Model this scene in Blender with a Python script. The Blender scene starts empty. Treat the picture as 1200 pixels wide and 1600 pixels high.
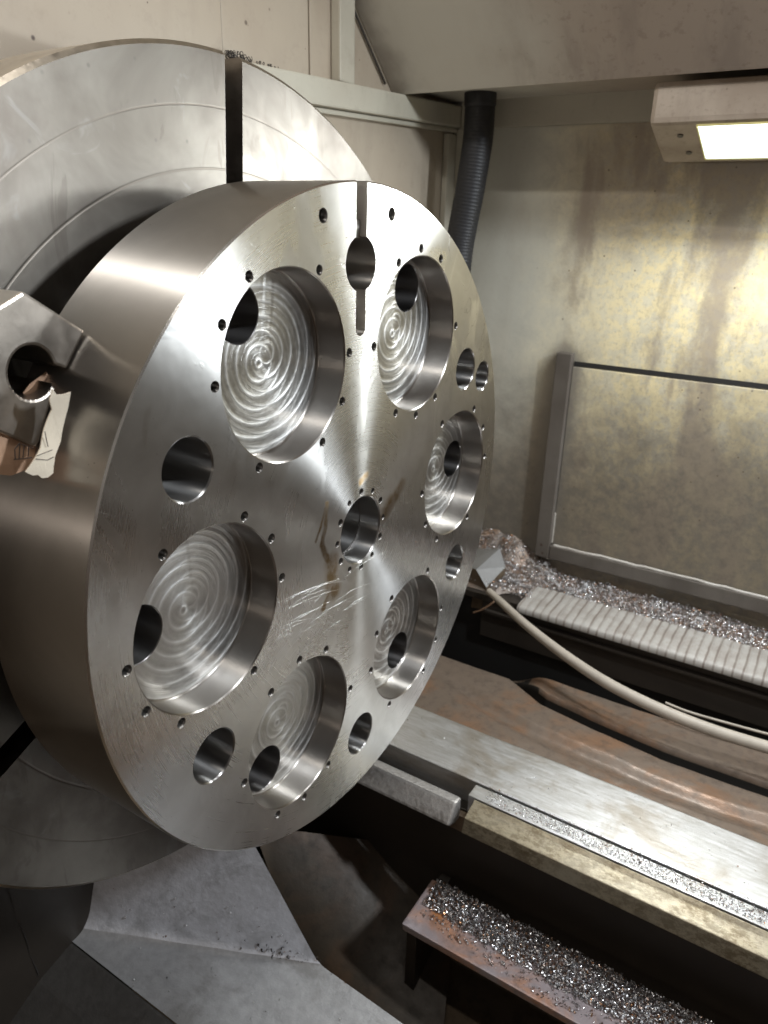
import bpy, bmesh, math, random
from mathutils import Vector, Matrix, noise
from mathutils.geometry import tessellate_polygon
random.seed(11)
S = 0.45                      # one layout unit (the radius of the turned disc) in metres
PI = math.pi
scene = bpy.context.scene
COL = scene.collection

# ------------------------------------------------------------------ camera
CAM = (1.169, -1.759, 0.906)
R0 = Vector((0.846, 0.533, 0.023)); R1 = Vector((0.215, -0.303, -0.928)); R2 = Vector((-0.488, 0.790, -0.371))
cd = bpy.data.cameras.new('camera'); cam = bpy.data.objects.new('camera', cd); COL.objects.link(cam)
R2.normalize(); R0 = (R0 - R2*R0.dot(R2)).normalized(); R1 = R2.cross(R0)
m = Matrix((R0, -R1, -R2)).transposed().to_4x4(); m.translation = Vector(CAM)*S
cam.matrix_world = m
cd.sensor_fit = 'VERTICAL'; cd.sensor_height = 36.0; cd.lens = 1143.242/1600*36
cd.clip_start = 0.02; cd.clip_end = 60
cd.dof.use_dof = True; cd.dof.focus_distance = 2.05*S; cd.dof.aperture_fstop = 6.5
scene.camera = cam

# ------------------------------------------------------------------ world (dim warm workshop) and lamps
w = bpy.data.worlds.new('World'); scene.world = w; w.use_nodes = True
wn = w.node_tree.nodes; wl = w.node_tree.links
bg = wn['Background']
tc = wn.new('ShaderNodeTexCoord'); nz = wn.new('ShaderNodeTexNoise'); nz.inputs['Scale'].default_value = 1.6
nz.inputs['Detail'].default_value = 2
cr = wn.new('ShaderNodeValToRGB')
cr.color_ramp.elements[0].position = .38; cr.color_ramp.elements[0].color = (.035, .028, .024, 1)
cr.color_ramp.elements[1].position = .66; cr.color_ramp.elements[1].color = (.62, .58, .54, 1)
e = cr.color_ramp.elements.new(.52); e.color = (.21, .185, .165, 1)
wl.new(tc.outputs['Generated'], nz.inputs['Vector']); wl.new(nz.outputs['Fac'], cr.inputs['Fac'])
sx_ = wn.new('ShaderNodeSeparateXYZ'); mr_ = wn.new('ShaderNodeMapRange'); mx_ = wn.new('ShaderNodeMix'); mx_.data_type = 'RGBA'
wl.new(tc.outputs['Generated'], sx_.inputs[0]); wl.new(sx_.outputs['Z'], mr_.inputs[0])
mr_.inputs[1].default_value = -.35; mr_.inputs[2].default_value = .35     # dark oily floor below, lighter hall above
mx_.inputs[6].default_value = (.13, .092, .066, 1); wl.new(mr_.outputs[0], mx_.inputs[0]); wl.new(cr.outputs['Color'], mx_.inputs[7])
wl.new(mx_.outputs[2], bg.inputs['Color']); bg.inputs['Strength'].default_value = 0.36

def area(name, loc, target, sx, sy, power, color, spread=180):
    l = bpy.data.lights.new(name, 'AREA'); l.shape = 'RECTANGLE'; l.size = sx*S; l.size_y = sy*S
    l.energy = power; l.color = color; l.spread = math.radians(spread)
    o = bpy.data.objects.new(name, l); COL.objects.link(o)
    o.location = Vector(loc)*S
    d = (Vector(target)-Vector(loc)).normalized()
    x = Vector((1, 0, 0)); x = (x - d*x.dot(d)).normalized(); y = (-d).cross(x)
    o.matrix_world = Matrix((x, y, -d)).transposed().to_4x4(); o.matrix_world.translation = Vector(loc)*S
    return o
# the tube behind the glass of the machine lamp
area('machine_lamp_light', (0.88, 1.93, 1.22), (0.88, 1.15, 0.2), .84, .17, 11, (.93, .98, 1.0))
# the same lamp again, further along the back wall to the right of the picture
area('machine_lamp_light', (3.75, 1.93, 1.22), (2.6, 1.10, 0.0), .9, .17, 8, (.90, .96, 1.0))
area('far_lamp_light', (3.7, .5, 2.25), (0.3, -.1, -1.2), .5, .16, 28, (.88, .94, 1.0))
# shop lights above and behind the photographer
area('shop_light', (0.1, -1.05, 3.2), (0.0, -.7, 0), 2.4, .12, 10, (1, .97, .92))
area('shop_light', (0.2, -5.0, .9), (0, 0, 0), 2.6, .10, 3.5, (1, .88, .78))

scene.view_settings.view_transform = 'Standard'; scene.view_settings.look = 'None'
scene.view_settings.exposure = 0.12; scene.view_settings.gamma = 1.0
scene.view_settings.use_curve_mapping = False
scene.render.engine = 'CYCLES'
scene.cycles.max_bounces = 8; scene.cycles.diffuse_bounces = 4; scene.cycles.glossy_bounces = 5
scene.cycles.sample_clamp_indirect = 6; scene.cycles.use_denoising = True

# ------------------------------------------------------------------ layout helper: the camera's own pinhole, used only to measure the photograph
def px(u, v, ax, val):
    d = R0*((u-600)/1143.242) + R1*((v-800)/1143.242) + R2
    c = Vector(CAM); t = (val-c[ax])/d[ax]
    return c + d*t

# ------------------------------------------------------------------ node helpers
class NT:
    def __init__(s, name):
        s.m = bpy.data.materials.new(name); s.m.use_nodes = True
        s.t = s.m.node_tree; s.b = s.t.nodes['Principled BSDF']; s.pos = None
    def n(s, t, **k):
        x = s.t.nodes.new('ShaderNode'+t)
        for a, b in k.items(): setattr(x, a, b)
        return x
    def put(s, sock, v):
        if isinstance(v, bpy.types.NodeSocket): s.t.links.new(v, sock)
        elif v is not None:
            try: sock.default_value = v
            except Exception: sock.default_value = (v, v, v) if not hasattr(v, '__len__') else tuple(v)+(1,)
    def math(s, op, a, b=None, c=None, clamp=False):
        x = s.n('Math', operation=op, use_clamp=clamp)
        s.put(x.inputs[0], a)
        if b is not None: s.put(x.inputs[1], b)
        if c is not None: s.put(x.inputs[2], c)
        return x.outputs[0]
    def vm(s, op, a, b=None, sc=None):
        x = s.n('VectorMath', operation=op); s.put(x.inputs[0], a)
        if b is not None: s.put(x.inputs[1], b)
        if sc is not None: s.put(x.inputs['Scale'], sc)
        return x.outputs['Value'] if op in ('LENGTH', 'DOT_PRODUCT', 'DISTANCE') else x.outputs['Vector']
    def P(s):
        if s.pos is None:
            g = s.n('NewGeometry'); s.geo = g
            s.pos = s.vm('SCALE', g.outputs['Position'], sc=1/S)
        return s.pos
    def xyz(s, v):
        x = s.n('SeparateXYZ'); s.put(x.inputs[0], v); return x.outputs
    def comb(s, a, b, c):
        x = s.n('CombineXYZ')
        for i, v in enumerate((a, b, c)): s.put(x.inputs[i], v)
        return x.outputs[0]
    def noise(s, scale, detail=4, rough=.55, vec=None, st=(1, 1, 1), dist=0):
        v = vec if vec is not None else s.P()
        if st != (1, 1, 1): v = s.vm('MULTIPLY', v, st)
        x = s.n('TexNoise'); s.put(x.inputs['Vector'], v); x.inputs['Scale'].default_value = scale
        x.inputs['Detail'].default_value = detail; x.inputs['Roughness'].default_value = rough
        x.inputs['Distortion'].default_value = dist
        return x.outputs['Fac']
    def vor(s, scale, vec=None, feature='F1'):
        x = s.n('TexVoronoi', feature=feature); s.put(x.inputs['Vector'], vec if vec is not None else s.P())
        x.inputs['Scale'].default_value = scale; return x
    def ramp(s, f, *st):
        x = s.n('MapRange', interpolation_type='SMOOTHSTEP'); s.put(x.inputs[0], f)
        for i, v in enumerate(st): x.inputs[i+1].default_value = v
        return x.outputs[0]
    def mix(s, f, a, b):
        x = s.n('Mix', data_type='RGBA'); s.put(x.inputs[0], f)
        for i, v in ((6, a), (7, b)):
            if isinstance(v, bpy.types.NodeSocket): s.t.links.new(v, x.inputs[i])
            else: x.inputs[i].default_value = tuple(v)+(1,)
        return x.outputs[2]
    def bump(s, h, strength=.3, dist=.002, nrm=None):
        x = s.n('Bump'); s.put(x.inputs['Height'], h); x.inputs['Strength'].default_value = strength
        x.inputs['Distance'].default_value = dist
        if nrm is not None: s.t.links.new(nrm, x.inputs['Normal'])
        return x.outputs[0]
    def seg(s, p, a, b, wd, soft):
        """mask of a capsule a-b (2D points in y,z) with half width wd"""
        ax, ay = a; bx, by = b; L2 = (bx-ax)**2+(by-ay)**2
        pa = s.vm('SUBTRACT', p, (ax, ay, 0))
        h = s.math('DIVIDE', s.vm('DOT_PRODUCT', pa, (bx-ax, by-ay, 0)), L2, clamp=True)
        q = s.vm('SCALE', s.n('CombineXYZ').outputs[0], sc=1.0)
        c = s.n('CombineXYZ'); c.inputs[0].default_value = bx-ax; c.inputs[1].default_value = by-ay
        q = s.vm('SCALE', c.outputs[0], sc=h)
        d = s.vm('LENGTH', s.vm('SUBTRACT', pa, q))
        return s.ramp(d, wd, wd+soft, 1, 0)
    def out(s, col=None, rough=None, metal=None, nrm=None, **k):
        b = s.b.inputs
        if col is not None: s.put(b['Base Color'], col)
        if rough is not None: s.put(b['Roughness'], rough)
        if metal is not None: s.put(b['Metallic'], metal)
        if nrm is not None: s.put(b['Normal'], nrm)
        for a, v in k.items(): s.put(b[a.replace('_', ' ')], v)
        return s.m

def sumc(t, l):
    r = l[0]
    for x in l[1:]: r = t.math('MAXIMUM', r, x)
    return r

# ------------------------------------------------------------------ materials
def m_face():
    t = NT('turned_steel_face'); P = t.P(); x, y, z = t.xyz(P)[0:3]
    p2 = t.comb(y, z, 0)
    rho = t.vm('LENGTH', p2)
    ring = t.noise(60, 3, .7, vec=t.comb(rho, 0, 0), st=(3, 1, 1))
    ringf = t.noise(420, 2, .6, vec=t.comb(rho, 0, 0))
    big = t.noise(2.3, 4, .6); mid = t.noise(9, 5, .6, dist=.6)
    warp = t.n('TexNoise'); t.put(warp.inputs['Vector'], P); warp.inputs['Scale'].default_value = 9; warp.inputs['Detail'].default_value = 4
    pw = t.vm('ADD', p2, t.vm('MULTIPLY', t.vm('SUBTRACT', warp.outputs['Color'], (.5, .5, .5)), (.045, .045, 0)))
    # dried coolant: thin wandering lines, strongest towards the upper rim
    vo = t.n('TexVoronoi', feature='DISTANCE_TO_EDGE'); vo.inputs['Scale'].default_value = 5.5
    w2 = t.n('TexNoise'); t.put(w2.inputs['Vector'], P); w2.inputs['Scale'].default_value = 4; w2.inputs['Detail'].default_value = 5
    t.put(vo.inputs['Vector'], t.vm('ADD', t.vm('MULTIPLY', P, (1, 1, .45)), t.vm('SCALE', w2.outputs['Color'], sc=.55)))
    line = t.ramp(vo.outputs['Distance'], .004, .016, 1, 0)
    lmask = t.math('MULTIPLY', t.ramp(rho, .45, .85, 0, 1), t.math('MULTIPLY', t.ramp(z, .2, .5, 0, 1), t.ramp(y, -.75, -.45, 0, 1)))
    line = t.math('MULTIPLY', t.math('MULTIPLY', line, lmask), t.ramp(t.noise(3.2, 2), .46, .6, 0, 1))
    film = t.math('MULTIPLY', t.ramp(t.noise(3.4, 5, .6, dist=1.2, st=(1, 1.4, .6)), .5, .56, 0, 1), t.ramp(z, -.2, .7, .12, 1))
    # brown coolant stains round the bore
    st = [t.seg(pw, a, b, wd, so) for a, b, wd, so in (
        ((-.175, .145), (-.20, .02), .004, .010), ((-.175, .145), (-.235, .04), .002, .006), ((-.20, .02), (-.165, -.08), .006, .012),
        ((-.165, -.05), (-.145, -.15), .016, .034), ((-.16, -.14), (-.20, -.19), .004, .012), ((-.012, .165), (.02, .175), .006, .016),
        ((.13, -.0), (.24, .085), .004, .03), ((.14, .02), (.19, .05), .006, .03))]
    stain = t.math('MULTIPLY', sumc(t, st), t.ramp(t.noise(22, 4, .6), .38, .62, .55, .95))
    # light rub scratches below left of the bore
    zc = t.vm('SUBTRACT', p2, (-.30, -.23, 0))
    zr = t.vm('LENGTH', t.vm('MULTIPLY', zc, (1, 1.7, 0)))
    zm = t.ramp(zr, .08, .25, 1, 0)
    rot = t.n('VectorRotate', rotation_type='Z_AXIS'); t.put(rot.inputs['Vector'], pw); rot.inputs['Angle'].default_value = -.72
    sc1 = t.noise(9, 3, .7, vec=rot.outputs[0], st=(.8, 16, 1))
    rot2 = t.n('VectorRotate', rotation_type='Z_AXIS'); t.put(rot2.inputs['Vector'], pw); rot2.inputs['Angle'].default_value = -.35
    sc2 = t.noise(11, 2, .7, vec=rot2.outputs[0], st=(.8, 14, 1))
    scr = t.math('MULTIPLY', zm, t.math('MAXIMUM', t.ramp(sc1, .55, .63, 0, 1), t.ramp(sc2, .57, .64, 0, 1)))
    # hairline scratches all over
    hs = []
    for i, (sc, an) in enumerate(((5, .5), (4, -.9), (6, 1.4), (5, 2.3))):
        r = t.n('VectorRotate', rotation_type='Z_AXIS'); t.put(r.inputs['Vector'], t.vm('ADD', p2, (i*3.1, i, 0))); r.inputs['Angle'].default_value = an
        hs.append(t.ramp(t.noise(sc, 2, .5, vec=r.outputs[0], st=(.7, 40, 1)), .74, .77, 0, 1))
    hair = sumc(t, hs)
    # long arc scribed on the face
    dd = t.vm('DISTANCE', p2, (.06, -.42, 0))
    speck = t.ramp(t.vor(70).outputs['Distance'], .05, .09, 1, 0)
    speck = t.math('MULTIPLY', speck, t.ramp(t.noise(7, 2), .55, .65, 0, 1))
    col = t.mix(t.ramp(mid, .3, .7, 0, 1), (.60, .598, .58), (.69, .688, .672))
    col = t.mix(t.math('MULTIPLY', film, .22), col, (.42, .40, .35))
    col = t.mix(t.math('MULTIPLY', line, .5), col, (.25, .235, .21))
    col = t.mix(t.math('MULTIPLY', stain, .9), col, (.28, .175, .055))
    col = t.mix(t.math('MULTIPLY', t.math('MAXIMUM', scr, t.math('MULTIPLY', hair, .45)), .8), col, (.86, .86, .86))
    col = t.mix(t.math('MULTIPLY', speck, .8), col, (.10, .09, .08))
    rg = t.math('ADD', t.math('MULTIPLY', big, .12), t.math('MULTIPLY', ring, .10))
    rg = t.math('ADD', rg, .17)
    rg = t.math('ADD', rg, t.math('MULTIPLY', film, .08))
    rg = t.math('ADD', rg, t.math('MULTIPLY', stain, .25))
    rg = t.math('ADD', rg, t.math('MULTIPLY', scr, .2))
    h = t.math('ADD', t.math('MULTIPLY', ringf, .35), t.math('MULTIPLY', hair, -.6))
    h = t.math('ADD', h, t.math('MULTIPLY', t.noise(5, 3), 3.0))
    h = t.math('ADD', h, t.math('MULTIPLY', line, .8))
    nrm = t.bump(h, .12, .0012)
    tan = t.vm('NORMALIZE', t.comb(0, y, z))
    return t.out(col, rg, 1.0, nrm, Anisotropic=.96, Tangent=tan)

def m_turned(name, col=(.56, .53, .49), rough=.24, anis=.7, circ=True, dark=None, fa=.10, sx=60):
    """cylindrical turned/bored steel: tangent runs round the X axis"""
    t = NT(name); P = t.P(); x, y, z = t.xyz(P)[0:3]
    fine = t.noise(sx, 4, .7, vec=t.comb(x, 0, 0), st=(3, 1, 1))
    blot = t.noise(3, 5, .6, dist=.5)
    c = t.mix(t.ramp(blot, .3, .7, 0, 1), [v*.9 for v in col], [min(1, v*1.08) for v in col])
    sp = t.math('MULTIPLY', t.ramp(t.vor(38).outputs['Distance'], .04, .08, 1, 0), t.ramp(t.noise(4, 2), .52, .6, 0, 1))
    c = t.mix(t.math('MULTIPLY', sp, .7), c, (.09, .08, .07))
    if dark: c = t.mix(t.ramp(blot, .45, .6, 0, .5), c, dark)
    r = t.math('ADD', t.math('MULTIPLY', fine, fa), rough-.05)
    nrm = t.bump(t.math('ADD', t.math('MULTIPLY', fine, fa*5), t.math('MULTIPLY', t.noise(4, 3), 2.)), .10, .0012)
    tan = t.comb(1, 0, 0)
    return t.out(c, r, 1.0, nrm, Anisotropic=anis, Tangent=tan)

def m_pocket_floor():
    t = NT('milled_pocket_floor')
    uvn = t.n('UVMap'); uv = uvn.outputs[0]
    wn_ = t.n('TexNoise'); t.put(wn_.inputs['Vector'], uv); wn_.inputs['Scale'].default_value = 7; wn_.inputs['Detail'].default_value = 1
    uw = t.vm('ADD', uv, t.vm('MULTIPLY', t.vm('SUBTRACT', wn_.outputs['Color'], (.5, .5, .5)), (.007, .007, 0)))
    def rings(cx, cy, step, ph, pw_):
        q = t.vm('SUBTRACT', uw, (cx, cy, 0)); d = t.vm('LENGTH', q)
        f = t.math('FRACT', t.math('ADD', t.math('DIVIDE', d, step), ph))
        tri = t.math('ABSOLUTE', t.math('SUBTRACT', f, .5))               # 0 on the line, .5 between
        soft = t.math('POWER', t.ramp(tri, 0, .36, 1, 0), 1.5)
        thin = t.ramp(tri, .0, pw_, 1, 0)
        return f, t.math('ADD', t.math('MULTIPLY', soft, .78), t.math('MULTIPLY', thin, .22)), d
    f1, e1, d1 = rings(-.010, .0, .036, .2, .09)
    f2, e2, d2 = rings(.018, .026, .036, .75, .09)
    f3, e3, d3 = rings(-.012, -.022, .055, .5, .06)
    u, v = t.xyz(uw)[0:2]
    up = t.ramp(t.math('ABSOLUTE', t.math('SUBTRACT', u, .012)), .010, .024, 1, 0)       # the run-in track of the cutter
    up = t.math('MULTIPLY', up, t.ramp(v, .0, .04, 0, 1))
    e2m = t.math('MULTIPLY', e2, t.ramp(u, -.05, .05, .2, 1))
    e1m = t.math('MULTIPLY', e1, t.ramp(u, .0, .12, 1, .35))
    edge = t.math('MAXIMUM', e1m, e2m); edge = t.math('MAXIMUM', edge, t.math('MULTIPLY', e3, .35))
    edge = t.math('MULTIPLY', edge, t.ramp(t.noise(14, 3, .6, vec=uv), .25, .6, .55, 1))
    # fine cutter arcs crossing every pass
    an = t.math('ARCTAN2', v, u)
    fine = t.noise(1.0, 2, .5, vec=t.comb(t.math('MULTIPLY', t.math('ADD', d1, t.math('MULTIPLY', f2, .02)), 260), t.math('MULTIPLY', an, 4), 0))
    arcs = t.noise(1.0, 2, .6, vec=t.comb(t.math('MULTIPLY', d2, 90), t.math('MULTIPLY', an, 9), 0))
    h = t.math('ADD', t.math('MULTIPLY', f1, .9), t.math('MULTIPLY', f2, .7))
    h = t.math('ADD', h, t.math('MULTIPLY', edge, 1.2)); h = t.math('ADD', h, t.math('MULTIPLY', up, .8))
    h = t.math('ADD', h, t.math('MULTIPLY', fine, .5))
    nrm = t.bump(h, .30, .0016)
    col = t.mix(arcs, (.36, .355, .34), (.50, .495, .48))
    col = t.mix(t.math('MULTIPLY', edge, .7), col, (.86, .86, .85))  # burnished ring edges, with their highlight painted into the colour
    r = t.math('ADD', t.math('MULTIPLY', arcs, .2), .22); r = t.math('ADD', r, t.math('MULTIPLY', edge, .16))
    q = t.vm('NORMALIZE', t.vm('SUBTRACT', uv, (0, 0, 0))); qx, qy = t.xyz(q)[0:2]
    tan = t.comb(0, qx, qy)
    return t.out(col, r, 1.0, nrm, Anisotropic=.55, Tangent=tan)

def m_chuck():
    t = NT('chuck_steel'); P = t.P(); x, y, z = t.xyz(P)[0:3]
    p2 = t.comb(y, z, 0); rho = t.vm('LENGTH', p2)
    big = t.noise(2.0, 5, .6, dist=.6); mid = t.noise(7, 5, .65, dist=1.0)
    ln = []
    for r, wd in ((1.195, .0022), (1.033, .003)):
        ln.append(t.ramp(t.math('ABSOLUTE', t.math('SUBTRACT', rho, r)), wd*.4, wd*1.6, 1, 0))
    line = sumc(t, ln)
    sp = t.math('MULTIPLY', t.ramp(t.vor(17).outputs['Distance'], .03, .13, 1, 0), t.ramp(t.noise(3, 3), .5, .62, 0, 1))
    drip = t.ramp(t.noise(6, 4, .6, st=(1, 1.6, .5), dist=1.4), .58, .66, 0, 1)
    pale = t.ramp(t.noise(5, 4, .6, dist=1.2), .62, .70, 0, 1)
    col = t.mix(t.ramp(big, .3, .7, 0, 1), (.125, .11, .095), (.215, .20, .175))
    col = t.mix(t.math('MULTIPLY', drip, .5), col, (.12, .105, .09))
    col = t.mix(t.math('MULTIPLY', pale, .10), col, (.40, .41, .42))
    col = t.mix(t.math('MULTIPLY', sp, .6), col, (.12, .11, .10))
    col = t.mix(t.math('MULTIPLY', line, .75), col, (.16, .14, .12))
    rg = t.math('ADD', t.math('MULTIPLY', mid, .20), .32)
    h = t.math('ADD', t.math('MULTIPLY', t.noise(250, 2, .6, vec=t.comb(rho, 0, 0)), .4), t.math('MULTIPLY', line, -3))
    h = t.math('ADD', h, t.math('MULTIPLY', t.noise(5, 3), 3))
    nrm = t.bump(h, .12, .0015)
    tan = t.vm('NORMALIZE', t.comb(0, y, z))
    return t.out(col, rg, 1.0, nrm, Anisotropic=.3, Tangent=tan)

def m_steel(name, col=(.5, .48, .45), rough=.32, grime=(.1, .085, .07), gr=.35, sc=6, metal=1.0, bs=.15, brush=None):
    t = NT(name); a = t.noise(sc, 6, .65, dist=.5); b = t.noise(sc*7, 4, .6)
    st = brush or (1, 1, 1)
    f = t.noise(30, 3, .7, st=st)
    c = t.mix(t.ramp(b, .3, .7, 0, 1), [v*.85 for v in col], col)
    c = t.mix(t.ramp(a, .48, .68, 0, gr), c, grime)
    r = t.math('ADD', t.math('MULTIPLY', b, .25), rough-.12)
    h = t.math('ADD', t.math('MULTIPLY', a, 2), f)
    return t.out(c, r, metal, t.bump(h, bs, .002))

def m_paint(name, col, stain, amt=.5, rough=.45, sc=1.6, streak=True, specks=True, gr=1.0):
    """oily machine enamel with brown mist, runs and specks"""
    t = NT(name)
    a = t.noise(sc*.7, 3, .5, dist=.2); b = t.noise(sc*9, 5, .7); c_ = t.noise(sc*1.1, 5, .6, st=(1.7, 1.7, .5), dist=.3)
    c = t.mix(t.ramp(a, .30, .72, 0, amt), col, stain)
    if streak: c = t.mix(t.ramp(c_, .50, .72, 0, amt*.45), c, [v*.7 for v in stain])
    c = t.mix(t.ramp(b, .5, .75, 0, .16*gr), c, [v*.6 for v in stain])
    if specks:
        v = t.vor(9); s_ = t.math('MULTIPLY', t.ramp(v.outputs['Distance'], .05, .10, 1, 0), t.ramp(t.noise(1.8, 3), .54, .6, 0, 1))
        v2 = t.vor(30); s2 = t.math('MULTIPLY', t.ramp(v2.outputs['Distance'], .06, .13, 1, 0), t.ramp(t.noise(3.1, 3), .56, .64, 0, .8))
        c = t.mix(t.math('MAXIMUM', s_, s2), c, (.055, .03, .02))
    r = t.math('ADD', t.math('MULTIPLY', b, .3), rough-.15)
    return t.out(c, r, 0, t.bump(t.math('ADD', b, a), .12, .003))

def m_backwall():
    t = NT('back_wall_paint'); P = t.P(); x, y, z = t.xyz(P)[0:3]
    a = t.noise(1.3, 3, .5); sp = t.noise(17, 6, .72); c_ = t.noise(1.7, 4, .6, st=(1.6, 1, .55), dist=.35)
    lo = t.noise(6, 5, .68, dist=.4); fi = t.noise(55, 4, .8)
    xr = t.math('ADD', x, t.math('MULTIPLY', t.math('SUBTRACT', lo, .5), .5))
    col = t.mix(t.ramp(xr, -.6, .0, 0, 1), (.50, .49, .425), (.66, .60, .44))  # warmer to the right: the lamp's amber glow painted in
    yel = t.math('MULTIPLY', t.ramp(sp, .42, .57, 0, 1), t.ramp(xr, -.40, .30, 0, .85))
    col = t.mix(yel, col, (.80, .67, .38))
    fm = t.noise(40, 6, .8, st=(1, 1, .8))
    grey = t.math('MULTIPLY', t.ramp(fm, .50, .62, 0, 1), t.ramp(xr, -.45, .2, .1, .42))
    col = t.mix(grey, col, (.33, .29, .235))
    brown = t.math('MULTIPLY', t.ramp(t.math('ADD', c_, t.math('MULTIPLY', t.math('SUBTRACT', fi, .5), .12)), .46, .62, 0, .8), t.ramp(xr, -.6, -.1, .15, 1))
    col = t.mix(brown, col, (.28, .23, .18))
    # darker brown: above, behind the lamp's end, and low beside the access panel
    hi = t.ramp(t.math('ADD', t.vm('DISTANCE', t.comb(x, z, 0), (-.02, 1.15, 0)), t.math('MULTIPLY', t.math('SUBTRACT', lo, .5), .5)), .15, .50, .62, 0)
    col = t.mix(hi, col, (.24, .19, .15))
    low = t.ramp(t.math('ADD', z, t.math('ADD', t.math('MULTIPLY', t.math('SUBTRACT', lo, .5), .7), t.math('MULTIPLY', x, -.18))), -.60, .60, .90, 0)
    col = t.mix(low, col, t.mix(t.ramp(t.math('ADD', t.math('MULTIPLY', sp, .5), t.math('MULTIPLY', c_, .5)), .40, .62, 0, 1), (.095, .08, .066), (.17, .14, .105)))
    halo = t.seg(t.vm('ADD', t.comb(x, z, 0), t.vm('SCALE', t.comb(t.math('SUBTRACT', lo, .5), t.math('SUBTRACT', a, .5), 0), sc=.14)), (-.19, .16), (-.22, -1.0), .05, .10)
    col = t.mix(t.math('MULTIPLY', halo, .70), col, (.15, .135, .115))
    v = t.vor(14); s_ = t.math('MULTIPLY', t.ramp(v.outputs['Distance'], .04, .09, 1, 0), t.ramp(t.noise(1.8, 3), .47, .55, 0, 1))
    col = t.mix(t.math('MULTIPLY', s_, .8), col, (.09, .06, .04))
    r = t.math('ADD', t.math('MULTIPLY', sp, .3), .20)
    return t.out(col, r, 0, t.bump(t.math('ADD', t.math('MULTIPLY', sp, .6), lo), .2, .004))

def m_rust(name, base=(.20, .155, .12), rust=(.30, .105, .03), amt=.6, rough=.5, metal=.35, sc=3):
    t = NT(name); a = t.noise(sc, 6, .62, dist=.8); b = t.noise(sc*9, 6, .7)
    c = t.mix(t.ramp(a, .45, .62, 0, amt), base, rust)
    c = t.mix(t.ramp(b, .45, .7, 0, .55), c, [v*.4 for v in base])
    return t.out(c, t.math('ADD', t.math('MULTIPLY', b, .4), rough-.2), metal, t.bump(t.math('ADD', a, b), .3, .003))

def m_rail(name='ground_way', yellow=False):
    t = NT(name); P = t.P()
    br = t.noise(9, 6, .75, st=(.9, 7, 7)); a = t.noise(3, 5, .6, dist=.7); sp = t.noise(38, 5, .8, st=(.6, 1, 1))
    if yellow:
        c = t.mix(t.ramp(sp, .40, .60, 0, 1), (.31, .265, .185), (.15, .115, .07))
        c = t.mix(t.ramp(a, .35, .7, 0, .6), c, (.36, .33, .26))
        return t.out(c, t.math('ADD', t.math('MULTIPLY', sp, .3), .25), .75, t.bump(sp, .3, .002))
    c = t.mix(t.ramp(br, .35, .65, 0, 1), (.58, .575, .56), (.72, .72, .73))
    c = t.mix(t.ramp(a, .5, .68, 0, .55), c, (.36, .29, .20))
    c = t.mix(t.ramp(sp, .62, .72, 0, .6), c, (.14, .11, .08))
    return t.out(c, t.math('ADD', t.math('MULTIPLY', br, .25), .24), .9, t.bump(t.math('ADD', t.math('MULTIPLY', br, .5), sp), .22, .0015))

def m_chips(name='chip', warm=.35):
    t = NT(name); g = t.n('NewGeometry'); r = g.outputs['Random Per Island']
    c = t.mix(t.ramp(r, .0, 1, 0, 1), (.80, .80, .82), (.45, .43, .42))
    c = t.mix(t.ramp(t.math('FRACT', t.math('MULTIPLY', r, 7.3)), 1-warm, 1.0, 0, 1), c, (.36, .20, .11))
    return t.out(c, t.math('ADD', t.math('MULTIPLY', t.math('FRACT', t.math('MULTIPLY', r, 13.7)), .3), .15), .95)

def m_plain(name, col, rough=.5, metal=0., bs=.1, sc=20, var=.25, **k):
    t = NT(name); a = t.noise(sc, 5, .6)
    c = t.mix(a, [v*(1-var) for v in col], [min(1, v*(1+var)) for v in col])
    return t.out(c, rough, metal, t.bump(a, bs, .002), **k)

M = {}
M['face'] = m_face(); M['od'] = m_turned('turned_outer_steel', (.50, .475, .445), .31, .97, fa=.07)
M['bore'] = m_turned('bored_steel', (.34, .33, .32), .34, .97, sx=90)
M['pocketwall'] = m_turned('milled_wall_steel', (.35, .325, .30), .34, .97, sx=50)
M['slotsteel'] = m_turned('slot_steel', (.42, .39, .355), .34, .9, sx=60); M['drill'] = m_turned('drilled_steel', (.21, .20, .195), .34, .9, sx=90); M['floor'] = m_pocket_floor(); M['thread'] = m_turned('tapped_steel', (.17, .16, .15), .35, .5, sx=140)
M['chuck'] = m_chuck(); M['jaw'] = m_steel('jaw_steel', (.40, .36, .315), .34, (.25, .21, .18), .3, 2.5, bs=.05)
M['chuckod'] = m_steel('chuck_rim_steel', (.56, .50, .42), .35, (.25, .2, .15), .4, 6)
M['slot'] = m_steel('slot_wall_steel', (.30, .27, .24), .34, (.05, .045, .04), .6, 5)
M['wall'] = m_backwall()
M['head'] = m_paint('headstock_paint', (.41, .355, .28), (.30, .235, .17), .6)
M['beam'] = m_paint('frame_paint', (.47, .45, .37), (.27, .22, .17), .45, specks=False)
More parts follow.
